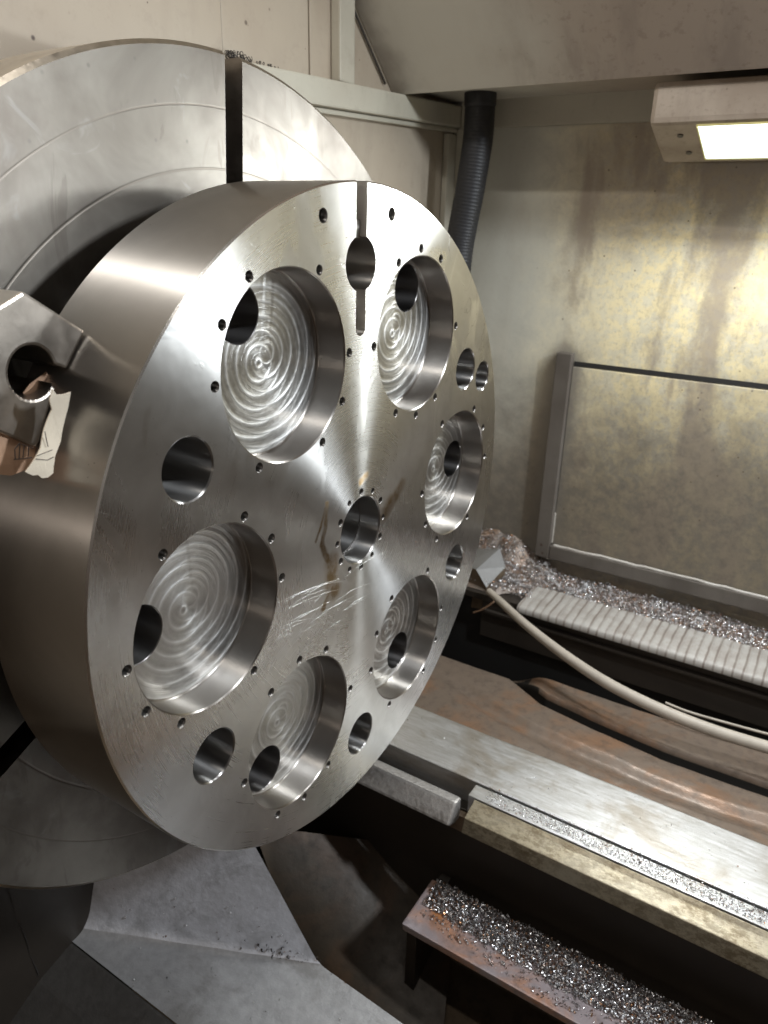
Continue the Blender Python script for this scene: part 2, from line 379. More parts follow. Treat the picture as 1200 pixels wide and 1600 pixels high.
def m_canopy():
    t = NT('canopy_paint'); P = t.P(); x, y, z = t.xyz(P)[0:3]
    lo = t.noise(3, 4, .6); fi = t.noise(26, 5, .7); st = t.noise(2.6, 5, .65, st=(1.6, .5, .5))
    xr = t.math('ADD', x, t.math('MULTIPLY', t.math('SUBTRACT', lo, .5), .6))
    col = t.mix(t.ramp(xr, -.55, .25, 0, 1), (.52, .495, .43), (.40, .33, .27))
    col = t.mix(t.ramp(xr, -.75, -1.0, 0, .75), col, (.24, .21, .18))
    br = t.math('MULTIPLY', t.ramp(st, .48, .66, 0, .6), t.ramp(xr, -.5, -.1, .1, 1))
    col = t.mix(br, col, (.29, .24, .20))
    col = t.mix(t.math('MULTIPLY', t.ramp(fi, .54, .66, 0, .35), t.ramp(xr, -.4, 0, 0, 1)), col, (.22, .17, .13))
    v = t.vor(22); s_ = t.math('MULTIPLY', t.ramp(v.outputs['Distance'], .05, .12, 1, 0), t.ramp(t.noise(2.3, 3), .53, .60, 0, 1))
    col = t.mix(t.math('MULTIPLY', s_, .85), col, (.07, .03, .02))
    return t.out(col, .42, 0, t.bump(t.math('ADD', fi, lo), .12, .003))
M['canopy'] = m_canopy()
M['lampbox'] = m_paint('lamp_housing_paint', (.50, .42, .34), (.24, .18, .13), .75, sc=4.5, gr=2)
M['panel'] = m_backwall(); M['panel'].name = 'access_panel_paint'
M['frame'] = m_paint('panel_frame_paint', (.12, .105, .09), (.07, .058, .048), .8, sc=4)
M['rail'] = m_rail(); M['yellow'] = m_rail('oiled_way_side', True)
M['rust'] = m_rust('rusty_bed_iron', (.165, .125, .095), (.23, .115, .055), .6, .40, .3, 2.2); M['rust2'] = m_rust('rusty_tray_plate', (.42, .36, .37), (.62, .26, .09), .95, .45, .2, 2.0)
M['darkiron'] = m_plain('oily_dark_iron', (.035, .028, .022), .5, .2, .3, 5)  # on headstock_shade this dark colour stands in for shadow
M['hoseshadow'] = m_plain('hose_shadow_groove', (.010, .008, .006), .6, 0, .2, 9)  # near-black for the hose's shadow band on the channel, shade as colour
M['black'] = m_plain('recess_shade', (.008, .007, .006), .8, 0, .1, 6)  # shade inside gaps and grooves put into a near-black colour
M['pit'] = m_rust('sump_iron', (.13, .095, .062), (.18, .11, .06), .4, .42, .2, 2)
M['cast'] = m_steel('casting_grey', (.56, .57, .61), .42, (.24, .24, .245), .5, 5, metal=.25, bs=.6)
M['wedge'] = m_rust('oily_brown_plate', (.055, .040, .026), (.13, .065, .03), .4, .55, .05, 1.6)
M['castl'] = m_steel('casting_ledge_shaded', (.34, .335, .335), .40, (.15, .14, .13), .6, 4, metal=.25, bs=.5)  # ledge darker for its grazing light, shade put into the colour
M['castd'] = m_steel('casting_shaded', (.07, .065, .06), .42, (.05, .045, .04), .6, 5, metal=.2, bs=.4)  # apron and web darkened: shadow at the lower left put into the colour
M['cast2'] = m_steel('casting_dusty', (.42, .40, .38), .42, (.16, .14, .12), .7, 9, metal=.6, bs=.6)
M['chip'] = m_chips('steel_chip', .25); M['chipw'] = m_chips('brown_steel_chip', .38)
def m_rib():
    t = NT('ribbed_cover_paint'); P = t.P(); x, y, z = t.xyz(P)[0:3]
    f = t.math('FRACT', t.math('DIVIDE', t.math('ADD', x, t.math('MULTIPLY', t.noise(9, 2), .012)), .047))
    gap = t.ramp(t.math('ABSOLUTE', t.math('SUBTRACT', f, .5)), .34, .44, 0, 1)
    n1 = t.noise(9, 5, .7); n2 = t.noise(60, 4, .7, st=(1, .35, 1)); n3 = t.noise(5, 2, st=(3, .2, 1))
    c = t.mix(t.ramp(n1, .35, .7, 0, .6), (.36, .34, .31), (.22, .19, .165))
    c = t.mix(t.math('MULTIPLY', gap, t.ramp(t.math('ADD', n3, t.math('MULTIPLY', n1, .5)), .55, .9, .35, .9)), c, (.13, .10, .08))
    c = t.mix(t.ramp(n2, .55, .72, 0, .5), c, (.22, .18, .15))
    return t.out(c, .5, 0, t.bump(t.math('ADD', n1, n2), .3, .003))
M['rib'] = m_rib()
M['rubber'] = m_plain('black_rubber', (.014, .014, .016), .5, 0, .15, 15)
M['cable'] = m_plain('cream_sleeve', (.36, .315, .26), .5, 0, .3, 9, .3)
M['paper'] = m_plain('cream_paper', (.74, .66, .53), .8, 0, .4, 30, .08)
M['card'] = m_plain('brown_cardboard', (.46, .29, .19), .85, 0, .3, 20, .15)
M['pencil'] = m_plain('pencil_line', (.10, .08, .07), .8)
M['bracketp'] = m_paint('bracket_paint', (.15, .145, .135), (.08, .07, .06), .5, sc=6, specks=False)
M['glint'] = m_plain('edge_glint', (.75, .72, .68), .25, 1.0)  # chamfer glint put into a brighter colour

def m_lamp():
    t = NT('lamp_glass'); t.b.inputs['Base Color'].default_value = (.9, .95, 1, 1)
    t.b.inputs['Emission Color'].default_value = (.86, .98, 1.0, 1); t.b.inputs['Emission Strength'].default_value = 1.15
    t.b.inputs['Roughness'].default_value = .2; return t.m
M['lamp'] = m_lamp()

# ------------------------------------------------------------------ object helpers (all coordinates in layout units)
def tag(o, label=None, cat=None, group=None, kind=None):
    if label: o['label'] = label
    if cat: o['category'] = cat
    if group: o['group'] = group
    if kind: o['kind'] = kind
    return o
def worldloc(o):
    v = Vector(o.location)
    while o.parent: o = o.parent; v = v + Vector(o.location)
    return v
def thing(name, loc, label, cat, group=None):
    o = bpy.data.objects.new(name, None); COL.objects.link(o); o.location = Vector(loc)*S
    o.empty_display_size = .05
    return tag(o, label, cat, group)
def obj(name, verts, faces, mat, parent=None, origin=None, smooth=False, uvs=None, mats=None, fmat=None):
    """verts in layout units, world placed"""
    off = worldloc(parent) if parent else Vector((0, 0, 0))
    if origin is None:
        n = len(verts); origin = tuple(sum(v[i] for v in verts)/n for i in range(3))
    og = Vector(origin)*S
    me = bpy.data.meshes.new(name)
    me.from_pydata([tuple(Vector(v)*S - og) for v in verts], [], faces)
    if uvs:
        ul = me.uv_layers.new(name='UVMap')
        for lp in me.loops: ul.data[lp.index].uv = uvs[lp.vertex_index]
    for mt in (mats or [mat]): me.materials.append(mt)
    if fmat:
        for p_, k in zip(me.polygons, fmat): p_.material_index = k
    if smooth is not False:
        if smooth is True: me.polygons.foreach_set('use_smooth', [True]*len(me.polygons))
        else: me.polygons.foreach_set('use_smooth', smooth)
    me.validate(); me.update()
    o = bpy.data.objects.new(name, me); COL.objects.link(o)
    if parent: o.parent = parent
    o.location = og - off
    return o
class MB:
    def __init__(s): s.v = []; s.f = []; s.sm = []; s.mi = []
    def add(s, v, f, smooth=False, mi=0):
        b = len(s.v); s.v += [tuple(x) for x in v]; s.f += [tuple(i+b for i in q) for q in f]
        s.sm += [smooth]*len(f); s.mi += [mi]*len(f); return s
    def box(s, a, b, bev=0.0, mi=0):
        bm = bmesh.new(); c = [(a[i]+b[i])/2 for i in range(3)]; d = [abs(b[i]-a[i]) for i in range(3)]
        bmesh.ops.create_cube(bm, size=1, matrix=Matrix.Translation(c) @ Matrix.Diagonal((*d, 1)))
        if bev: bmesh.ops.bevel(bm, geom=bm.edges[:], offset=bev, segments=2, affect='EDGES', profile=.6)
        s.bm(bm, mi); return s
    def bm(s, bm, mi=0, smooth=False):
        bm.verts.ensure_lookup_table()
        s.add([v.co[:] for v in bm.verts], [[v.index for v in f.verts] for f in bm.faces], smooth, mi); bm.free()
    def prism(s, prof, x0, x1, bev=0.0, mi=0, axis=0):
        """extrude an (a,b) polygon along an axis (0: y,z polygon along x)"""
        n = len(prof)
        mk = {0: lambda p, x: (x, p[0], p[1]), 1: lambda p, x: (p[0], x, p[1]), 2: lambda p, x: (p[0], p[1], x)}[axis]
        bm = bmesh.new()
        A = [bm.verts.new(mk(p, x0)) for p in prof]; B = [bm.verts.new(mk(p, x1)) for p in prof]
        for i in range(n): bm.faces.new((A[i], A[(i+1) % n], B[(i+1) % n], B[i]))
        bm.faces.new(A[::-1]); bm.faces.new(B)
        bmesh.ops.recalc_face_normals(bm, faces=bm.faces[:])
        if bev: bmesh.ops.bevel(bm, geom=bm.edges[:], offset=bev, segments=2, affect='EDGES', profile=.6)
        bmesh.ops.triangulate(bm, faces=[f for f in bm.faces if len(f.verts) > 4])
        bm.verts.index_update(); s.bm(bm, mi); return s
    def tube(s, pts, r, seg=16, cap=True, mi=0):
        pts = [Vector(p) for p in pts]; rr = r if hasattr(r, '__len__') else [r]*len(pts)
        up = Vector((0, 0, 1)); rings = []
        t0 = (pts[1]-pts[0]).normalized(); n = t0.cross(up if abs(t0.z) < .9 else Vector((0, 1, 0))).normalized()
        for i, p in enumerate(pts):
            t = (pts[min(i+1, len(pts)-1)]-pts[max(i-1, 0)]).normalized()
            n = (n - t*n.dot(t)).normalized(); b = t.cross(n)
            rings.append([p + (n*math.cos(2*PI*k/seg) + b*math.sin(2*PI*k/seg))*rr[i] for k in range(seg)])
        v = [q for R in rings for q in R]; f = []
        for i in range(len(pts)-1):
            for k in range(seg):
                a = i*seg+k; c = i*seg+(k+1) % seg; f.append((a, c, c+seg, a+seg))
        s.add(v, f, True, mi)
        if cap: s.add(rings[0], [tuple(range(seg))[::-1]], False, mi); s.add(rings[-1], [tuple(range(seg))], False, mi)
        return s
    def build(s, name, mat, parent=None, origin=None, mats=None):
        return obj(name, s.v, s.f, mat, parent, origin, s.sm, None, mats, s.mi if mats else None)
def spline(P, n=8):
    P = [Vector(p) for p in P]; Q = [P[0]*2-P[1]]+P+[P[-1]*2-P[-2]]; out = []
    for i in range(1, len(Q)-2):
        for k in range(n):
            t = k/n; a, b, c, d = Q[i-1:i+3]
            out.append(.5*((2*b)+(c-a)*t+(2*a-5*b+4*c-d)*t*t+(3*b-a-3*c+d)*t**3))
    out.append(P[-1]); return out

# ------------------------------------------------------------------ flat plates with holes
def circle(cy, cz, r, n):
    return [(cy+r*math.cos(2*PI*k/n), cz+r*math.sin(2*PI*k/n)) for k in range(n)]
def plate(X, outer, holes):
    """triangulated planar face (normal +X) at x = X with hole loops"""
    loops = [[Vector((a, b, 0)) for a, b in outer]]+[[Vector((a, b, 0)) for a, b in h] for h in holes]
    tri = tessellate_polygon(loops); flat = [p for l in loops for p in l]
    V = [(X, p.x, p.y) for p in flat]; F = []
    for a, b, c in tri:
        pa, pb, pc = flat[a], flat[b], flat[c]
        cr_ = (pb-pa).cross(pc-pa).z
        if abs(cr_) < 1e-12: continue
        F.append((a, b, c) if cr_ > 0 else (a, c, b))
    return V, F
def lathe_wall(rings, inward=True):
    """rings: list of (X, loop) joined into a wall; inward: normals face the loop centre"""
    V = []; F = []; n = len(rings[0][1])
    for X, l in rings: V += [(X, a, b) for a, b in l]
    for i in range(len(rings)-1):
        for k in range(n):
            a = i*n+k; b = i*n+(k+1) % n
            F.append((a, a+n, b+n, b) if inward else (a, b, b+n, a+n))
    return V, F
def pol(r, deg): a = math.radians(deg); return (r*math.sin(a), r*math.cos(a))

# ================================================================== THE TURNED DISC
OFF = -0.8; LEN = .34; CH = .0035
disc = thing('steel_disc', (0, 0, -1), 'big round bright steel workpiece with six milled pockets, gripped in the chuck', 'machined disc')
face_holes = []
tiny = {'A': [-31, -61, -91, -151, 148, 119, 89, 28], 'B': [-31, -1, 28, 89, 149, 179, -151, -91], 'C': [29, 59, 89, 148, -151, -120, -90, -31],
        'D': [29, 89, 120, 149, -152, -91, -61, -31], 'E': [0, 30, -30, 89, 149, 179, -151, -90], 'F': [30, 60, 89, 148, -152, -120, -91, -31]}
pk_ang = {'A': -30, 'B': 30, 'C': 90, 'D': 150, 'E': -150, 'F': -90}
DEP = .092
def bored(name, cy, cz, r, depth, mat, parent, n=48, chamfer=CH, floor=None, cone=False, ridged=False):
    rings = [(0, circle(cy, cz, r+chamfer, n)), (-chamfer, circle(cy, cz, r, n))]
    if ridged:                                     # tapped hole: thread ridges
        k = 9
        for i in range(1, k*2): rings.append((-chamfer-(depth-chamfer)*i/(k*2), circle(cy, cz, r*(.86 if i % 2 else 1), n)))
    rings.append((-depth, circle(cy, cz, r, n)))
    V, F = lathe_wall(rings); sm = [True]*len(F)
    mb = MB(); b = len(rings)
    # chamfer and wall kept apart so that the edge stays crisp
    for i in range(len(rings)-1):
        v, f = lathe_wall(rings[i:i+2]); mb.add(v, f, True)
    if floor: mb.add([(-depth, a, b_) for a, b_ in circle(cy, cz, r, n)]+[(-depth-r*.5, cy, cz)], [(k, (k+1) % n, n) for k in range(n)], True)
    return mb.build(name, mat, parent, (0, cy, cz)), (r+chamfer)
for key, ang in pk_ang.items():
    cy, cz = pol(.648, ang+OFF); r = .239
    hy, hz = pol(.648+.160, ang+OFF+(1.5 if key in 'B' else 0)); hr = .0735
    n = 160
    outer = circle(cy, cz, r, n)
    hole = circle(hy, hz, hr, 56)
    mb = MB()
    fl = .005                                       # corner radius at the pocket foot
    prof = [(0, r+CH), (-CH, r), (-DEP+fl, r), (-DEP+fl*.6, r-fl*.08), (-DEP+fl*.3, r-fl*.29), (-DEP+fl*.08, r-fl*.62), (-DEP, r-fl)]
    v, f = lathe_wall([(prof[0][0], circle(cy, cz, prof[0][1], n)), (prof[1][0], circle(cy, cz, prof[1][1], n))]); mb.add(v, f, True)
    # the drilled hole just clears the corner
    v, f = lathe_wall([(a, circle(cy, cz, b, n)) for a, b in prof[1:3]]); mb.add(v, f, True)
    v, f = lathe_wall([(a, circle(cy, cz, b, n)) for a, b in prof[2:]]); mb.add(v, f, True)
    pk = mb.build('pocket_wall', M['pocketwall'], disc, (0, cy, cz))
    hy, hz = pol(.648+.153, ang+OFF); hole = circle(hy, hz, hr, 56)
    V, F = plate(-DEP, circle(cy, cz, r-fl, n), [circle(hy, hz, hr+.002, 56)])
    uv = [((a[1]-cy), (a[2]-cz)) for a in V]
    # each pocket was milled the same way: keep the cutter's start direction radial-ish but different
    ra = math.radians({'A': 8, 'B': -14, 'C': 20, 'D': 12, 'E': -6, 'F': -3}[key])
    uv = [(a*math.cos(ra)-b*math.sin(ra), a*math.sin(ra)+b*math.cos(ra)) for a, b in uv]
    fo = obj('pocket_floor', V, F, M['floor'], pk, (-DEP, cy, cz), False, uv)
    v1, f1 = lathe_wall([(-DEP, circle(hy, hz, hr+.002, 56)), (-DEP-.002, hole)])
    v2, f2 = lathe_wall([(-DEP-.002, hole), (-LEN, hole)])
    MB().add(v1, f1, True).add(v2, f2, True).build('drilled_hole', M['drill'], pk, (-DEP, hy, hz))
    face_holes.append(circle(cy, cz, r+CH, n))
    for a in tiny[key]:
        ty, tz = pol(.261, round(a/30.)*30+OFF)
        rr = .0118
        bored('tapped_hole', cy+ty, cz+tz, rr, .06, M['thread'], disc, 20, .0018, ridged=True, floor=True)
        face_holes.append(circle(cy+ty, cz+tz, rr+.0018, 20))
# bore with an inner step
n = 96
mb = MB()
prof = [(0, .1115), (-.0035, .108), (-.075, .108), (-.075, .1005), (-.079, .1005), (-LEN, .1005)]
for i in range(len(prof)-1):
    v, f = lathe_wall([(prof[i][0], circle(0, 0, prof[i][1], n)), (prof[i+1][0], circle(0, 0, prof[i+1][1], n))]); mb.add(v, f, True)
mb.build('centre_bore', M['bore'], disc, (0, 0, 0)); face_holes.append(circle(0, 0, .1115, n))
for a in range(12):
    ty, tz = pol(.1285, a*30+OFF); rr = .0085 if a % 2 else .0105
    bored('tapped_hole', ty, tz, rr, .05, M['thread'], disc, 20, .0015, ridged=True, floor=True)
    face_holes.append(circle(ty, tz, rr+.0015, 20))
for ang in (60, 120, 180, -120, -60):
    cy, cz = pol(.789, ang+OFF); rr = .0735
    bored('through_hole', cy, cz, rr, LEN, M['bore'], disc, 64); face_holes.append(circle(cy, cz, rr+CH, 64))
bored('through_hole', .828, .355, .055, LEN, M['bore'], disc, 56); face_holes.append(circle(.828, .355, .055+CH, 56))
for ang, in ((-10.8,), (9.2,)):
    cy, cz = pol(.931, ang+OFF); rr = .0165
    bored('tapped_hole', cy, cz, rr, .09, M['thread'], disc, 28, .002, ridged=True, floor=True); face_holes.append(circle(cy, cz, rr+.002, 28))
# keyhole slot: groove from the rim, a large hole, and a narrower tail with a round end
KC = -.016; kz = .793; kr = .0735; w1 = .026; w2 = .024; tail = .600
y0, y1 = KC-w1, KC+w1
topz0 = math.sqrt(1-y0*y0); topz1 = math.sqrt(1-y1*y1)
def arc(c, r, a0, a1, k): return [(c[0]+r*math.cos(a0+(a1-a0)*i/k), c[1]+r*math.sin(a0+(a1-a0)*i/k)) for i in range(k+1)]
aR = math.acos(w1/kr); aT = math.acos(w2/kr)
key = [(y1, topz1-.004)] + arc((KC, kz), kr, aR, -aT, 22) + arc((KC, tail+w2), w2, 0, -PI, 12) + arc((KC, kz), kr, PI+aT, PI-aR, 22) + [(y0, topz0-.004)]
# outer outline: rim (with chamfer) opened at the slot
N = 360
a0 = math.atan2(topz1, y1); a1 = math.atan2(topz0, y0)-2*PI
RC = 1-.004
outer = [(RC*math.cos(a0+(a1-a0)*i/N), RC*math.sin(a0+(a1-a0)*i/N)) for i in range(N+1)]
rim = [(math.cos(a0+(a1-a0)*i/N), math.sin(a0+(a1-a0)*i/N)) for i in range(N+1)]
V, F = plate(0, outer+key[::-1][1:-1], face_holes)
obj('front_face', V, F, M['face'], disc, (0, 0, 0), False)
# rim chamfer, outside diameter, slot walls, back
def open_wall(rings, flip=False):
    V = []; F = []; n = len(rings[0][1])
    for X, l in rings: V += [(X, a, b) for a, b in l]
    for i in range(len(rings)-1):
        for k in range(n-1):
            a = i*n+k; q = (a, a+1, a+1+n, a+n)
            F.append(q[::-1] if flip else q)
    return V, F
mb = MB()
v, f = open_wall([(0, outer), (-.004, rim)]); mb.add(v, f, True, 1)
v, f = open_wall([(-.004, rim), (-LEN+.004, rim)]); mb.add(v, f, True, 0)
v, f = open_wall([(-LEN+.004, rim), (-LEN, outer)]); mb.add(v, f, True, 1)
mb.build('outer_rim', M['od'], disc, (0, 0, 0), mats=[M['od'], M['glint']])
V, F = plate(-LEN, outer+key[::-1][1:-1], [circle(0, 0, .1005, 96)]+[circle(*pol(.801, a+OFF), .0735, 56) for a in pk_ang.values()]+[circle(*pol(.789, a+OFF), .0735, 64) for a in (60, 120, 180, -120, -60)]+[circle(.828, .355, .055, 56)])
obj('back_face', V, [q[::-1] for q in F], M['chuck'], disc, (-LEN, 0, 0))
mb = MB()
kw = [(y1, topz1)] + key[1:-1] + [(y0, topz0)]
holepart = kw[1:24]; tailpart = kw[23:37]; hole2 = kw[36:60]
v, f = open_wall([(0, kw[:2]), (-.05, kw[:2])], True); mb.add(v, f, False)
v, f = open_wall([(0, kw[-2:]), (-.05, kw[-2:])], True); mb.add(v, f, False)
v, f = open_wall([(0, kw[1:24]), (-LEN, kw[1:24])], True); mb.add(v, f, True)
v, f = open_wall([(0, kw[23:37]), (-.06, kw[23:37])], True); mb.add(v, f, True)
v, f = open_wall([(0, kw[36:-1]), (-LEN, kw[36:-1])], True); mb.add(v, f, True)
zt = kz+math.sqrt(kr*kr-w1*w1)
mb.add([(-.05, y0, zt-.004), (-.05, y1, zt-.004), (-.05, y1, topz1), (-.05, y0, topz0)], [(0, 1, 2, 3)])
# raised step in the upper groove
mb.box((-.05, KC-.014, zt-.004), (-.022, y1-.001, .905), .002)
zb = kz-math.sqrt(kr*kr-w2*w2)
mb.add([(-.06, KC-w2, tail), (-.06, KC+w2, tail), (-.06, KC+w2, zb+.004), (-.06, KC-w2, zb+.004)], [(0, 1, 2, 3)])
# half closed cylinder behind the grooves
v, f = lathe_wall([(-.09, circle(KC, kz, kr, 64)), (-LEN, circle(KC, kz, kr, 64))]); mb.add(v, f, True)
mb.build('keyhole_slot', M['slotsteel'], disc, (0, KC, kz))

mb = MB(); rs = random.Random(3)
for i in range(26):
    ua, va = rs.uniform(425, 505), rs.uniform(925, 1000); L_ = rs.uniform(25, 95); an = rs.uniform(.15, .62)
    if i % 5 == 0: ua += 40; va -= 40
    pa = px(ua, va, 0, .0002); pb = px(ua+L_*math.cos(an), va-L_*math.sin(an), 0, .0002); pm_ = px(ua+L_*.5*math.cos(an)+rs.uniform(-3, 3), va-L_*.5*math.sin(an)-rs.uniform(2, 8), 0, .0002)
    c_ = spline([pa, pm_, pb], 6); n_ = len(c_)
    mb.tube(c_, [.0002+rs.uniform(.0, .0004)*math.sin(PI*min(.97, max(.03, k/(n_-1)))) for k in range(n_)], 5)
mb.build('rub_scratches', m_plain('bright_scratch', (.56, .56, .555), .36, 1.0, 0, 10), disc)
# ================================================================== THE CHUCK
CX = -.52; CR = 1.345
chuck = thing('lathe_chuck', (-.66, 0, -1.345), 'very large round steel chuck plate with radial slots behind the pocketed disc', 'lathe chuck')
slots = [3.6+60*i for i in range(6)]
def slot_outline(Rad, hw=.0365, r_in=.62):
    out = []
    for s in sorted(slots, reverse=False):
        pass
    order = sorted([(90-s) % 360 for s in slots])       # math angle
    n_arc = 60
    for i, a in enumerate(order):
        ar = math.radians(a); d = (math.cos(ar), math.sin(ar)); nrm = (-d[1], d[0])
        L = math.sqrt(Rad*Rad-hw*hw)
        out += [(d[0]*L-nrm[0]*hw, d[1]*L-nrm[1]*hw), (d[0]*r_in-nrm[0]*hw, d[1]*r_in-nrm[1]*hw), (d[0]*r_in+nrm[0]*hw, d[1]*r_in+nrm[1]*hw), (d[0]*L+nrm[0]*hw, d[1]*L+nrm[1]*hw)]
        a2 = order[(i+1) % 6]+(360 if i == 5 else 0); da = math.degrees(math.asin(hw/Rad))
        for k in range(1, n_arc):
            t = math.radians(a+da+(a2-a-2*da)*k/n_arc); out.append((Rad*math.cos(t), Rad*math.sin(t)))
    return out
def chuck_shell():
    mb = MB(); c = .012
    o1 = slot_outline(CR-c); o2 = slot_outline(CR)
    V, F = plate(CX, o1, []); mb.add(V, F, False, 0)
    n = len(o1)
    V = [(CX, a, b) for a, b in o1]+[(CX-c, a, b) for a, b in o2]+[(CX-.20, a, b) for a, b in o2]
    F = []; mi = []
    for k in range(n):
        k2 = (k+1) % n
        F.append((k2, k, k+n, k2+n)); F.append((k2+n, k+n, k+2*n, k2+2*n))
        inslot = (k % 63) in (0, 1, 2); mi += [2 if inslot else 1]*2
    b = len(mb.v); mb.v += V; mb.f += [tuple(i+b for i in q[::-1]) for q in F]; mb.sm += [False]*len(F); mb.mi += mi
    V, F = plate(CX-.20, circle(0, 0, CR-.02, 160), []); mb.add(V, F, False, 2)
    v, f = lathe_wall([(CX-.20, circle(0, 0, CR, 160)), (CX-.26, circle(0, 0, CR, 160))], False); mb.add(v, [q for q in f], True, 1)
    return mb.build('face_plate', M['chuck'], chuck, (CX, 0, 0), mats=[M['chuck'], M['chuckod'], M['slot']])
chuck_shell()
v, f = lathe_wall([(-LEN+.0, circle(0, 0, .55, 96)), (CX, circle(0, 0, .55, 96))], False)
MB().add(v, f, True).build('locating_boss', M['slot'], chuck, (-.43, 0, 0))

# the jaw in view (outline measured in its own front plane) with a key hole and a slit
JX = -.215
def J(u, v): q = px(u, v, 0, JX); return (q.y, q.z)
def onrim(u, v):
    a, b = J(u, v); r = math.hypot(a, b); return (a/r*1.003, b/r*1.003)
jp = [J(37, 455), J(133, 517)]
jp += [onrim(118, 545), onrim(106, 578)]
# slit from the round hole to the gripping side, then the lower block edge running down to the left
jp += [J(90, 571)]
hc = J(50, 582)
def hp(u, v): return J(u, v)
holearc = [J(50+37*math.cos(math.radians(t)), 582-43*math.sin(math.radians(t))) for t in range(15, 351, 12)]
jp += holearc
jp += [J(78, 634), J(62, 690), J(56, 700), J(0, 676), J(-260, 560), J(-260, 400), J(0, 478), J(7, 474)]
jaw = MB().prism(jp, CX, JX, .006).build('jaw', M['jaw'], chuck, (JX, hc[0], hc[1]))
jb = MB()
for u in (-18,): pass
MB().box((CX, -1.6, .62), (JX-.02, -1.12, .80), .006)
# opposite jaws, hidden mostly behind the disc
def jaw_at(deg):
    a = math.radians(90-deg); d = Vector((0, math.cos(a), math.sin(a))); nn = Vector((0, -math.sin(a), math.cos(a)))
    pr = [(1.003, -.09), (1.14, -.09), (1.2, -.03), (1.2, .05), (1.14, .09), (1.003, .09)]
    P2 = [((d*r+nn*s_).y, (d*r+nn*s_).z) for r, s_ in pr]
    return MB().prism(P2, CX, JX, .005).build('jaw', M['jaw'], chuck)
jaw_at(63.6); jaw_at(183.6)

# torn packing paper and cardboard pinched at the jaw
def sheet(name, pts, X, mat, parent=None, thick=.003, curl=.02, origin=None):
    """a torn sheet: image outline measured in the plane x = X, given thickness and a curl"""
    P = [px(u, v, 0, X) for u, v in pts]
    poly = [(p.y, p.z) for p in P]
    bm = bmesh.new(); vs = [bm.verts.new((X, a, b)) for a, b in poly]; fc = bm.faces.new(vs)
    bmesh.ops.triangulate(bm, faces=[fc]); bmesh.ops.subdivide_edges(bm, edges=bm.edges[:], cuts=3, use_grid_fill=True)
    for q in bm.verts:
        q.co.x += curl*(noise.noise(Vector((q.co.y*9, q.co.z*9, 3)))+.6*math.sin(q.co.z*22))
    r = bmesh.ops.extrude_face_region(bm, geom=bm.faces[:])
    for g in r['geom']:
        if isinstance(g, bmesh.types.BMVert): g.co.x += thick
    bmesh.ops.recalc_face_normals(bm, faces=bm.faces[:]); bm.verts.index_update()
    mb = MB(); mb.bm(bm); return mb.build(name, mat, parent)
ps = sheet('paper_strip', [(79, 607), (86, 616), (97, 616), (109, 612), (108, 636), (104, 660), (97, 690), (84, 712), (80, 728), (79, 738), (70, 745), (62, 746), (56, 741), (48, 742), (38, 737), (52, 716), (62, 700), (70, 672), (82, 640), (76, 625)], -.135, M['paper'], None, .003, .010)
tag(ps, 'torn cream paper strip hanging beside the round black hole of the jaw', 'paper')
cb = sheet('cardboard_scrap', [(-60, 650), (0, 672), (30, 690), (54, 698), (60, 704), (50, 720), (40, 738), (34, 733), (24, 737), (14, 742), (0, 741), (-60, 735)], JX-.014, M['card'], None, .004, .012)
tag(cb, 'brown cardboard scrap with pencil strokes tucked under the jaw', 'cardboard')
lines = MB()
for a, b in (((23, 702), (31, 692)), ((24, 717), (23, 702)), ((31, 692), (30, 716)), ((38, 695), (36, 715)), ((45, 698), (44, 713)), ((22, 718), (50, 715)), ((34, 694), (52, 700))):
    A = px(a[0], a[1], 0, JX+.006); B = px(b[0], b[1], 0, JX+.006)
    lines.tube([A, (A+B)/2, B], .0012, 6)
lines.build('pencil_mark', M['pencil'], cb)
lines = MB()
for a, b in (((58, 712), (82, 703)), ((56, 717), (74, 719)), ((74, 719), (84, 714)), ((70, 674), (75, 698))):
    A = px(a[0], a[1], 0, -.128); B = px(b[0], b[1], 0, -.128)
    lines.tube([A, (A+B)/2, B], .0009, 6)
lines.build('pencil_mark', M['pencil'], ps)
# folded scrap seen inside the jaw's hole
sc = sheet('cardboard_scrap', [(36, 614), (45, 600), (60, 588), (70, 580), (76, 592), (84, 612), (78, 622), (60, 621), (44, 620)], JX-.06, M['card'], None, .003, .008)
tag(sc, 'folded cardboard scrap seen inside the round hole of the jaw', 'cardboard')

# ================================================================== ENCLOSURE
HX = -1.0; BY = 2.4
hs = thing('headstock_wall', (HX, .8, -2.4), 'cream painted headstock wall behind the round chuck plate', 'machine wall')
mb = MB(); mb.box((HX-.06, -2.4, -2.4), (HX, .552, 2.6), .004); mb.build('wall_sheet', M['head'], hs)
mb = MB(); mb.box((HX-.063, .556, -2.4), (HX-.004, 1.070, 2.6), .004); mb.build('wall_sheet', M['head'], hs)
mb = MB(); mb.box((HX-.06, 1.078, -2.4), (HX-.002, BY+.05, 2.6), .003); mb.build('wall_sheet', M['head'], hs)
mb = MB(); mb.box((HX+.001, .52, 1.395), (HX+.07, 2.395, 1.500), .008); mb.box((HX+.001, .52, 1.372), (HX+.035, 2.395, 1.393), .005); mb.v = [(a, b, c-(2.395-b)*.036) for a, b, c in mb.v]; o = mb.build('cross_beam', M['beam'], hs)
mb = MB(); mb.box((HX+.001, 1.22, 1.462), (HX+.05, 1.335, 2.5), .008); mb.build('upright_rib', M['beam'], hs)
MB().box((HX+.001, 2.285, -1.1), (HX+.035, 2.395, 1.36), .006).build('corner_post', M['beam'], hs)
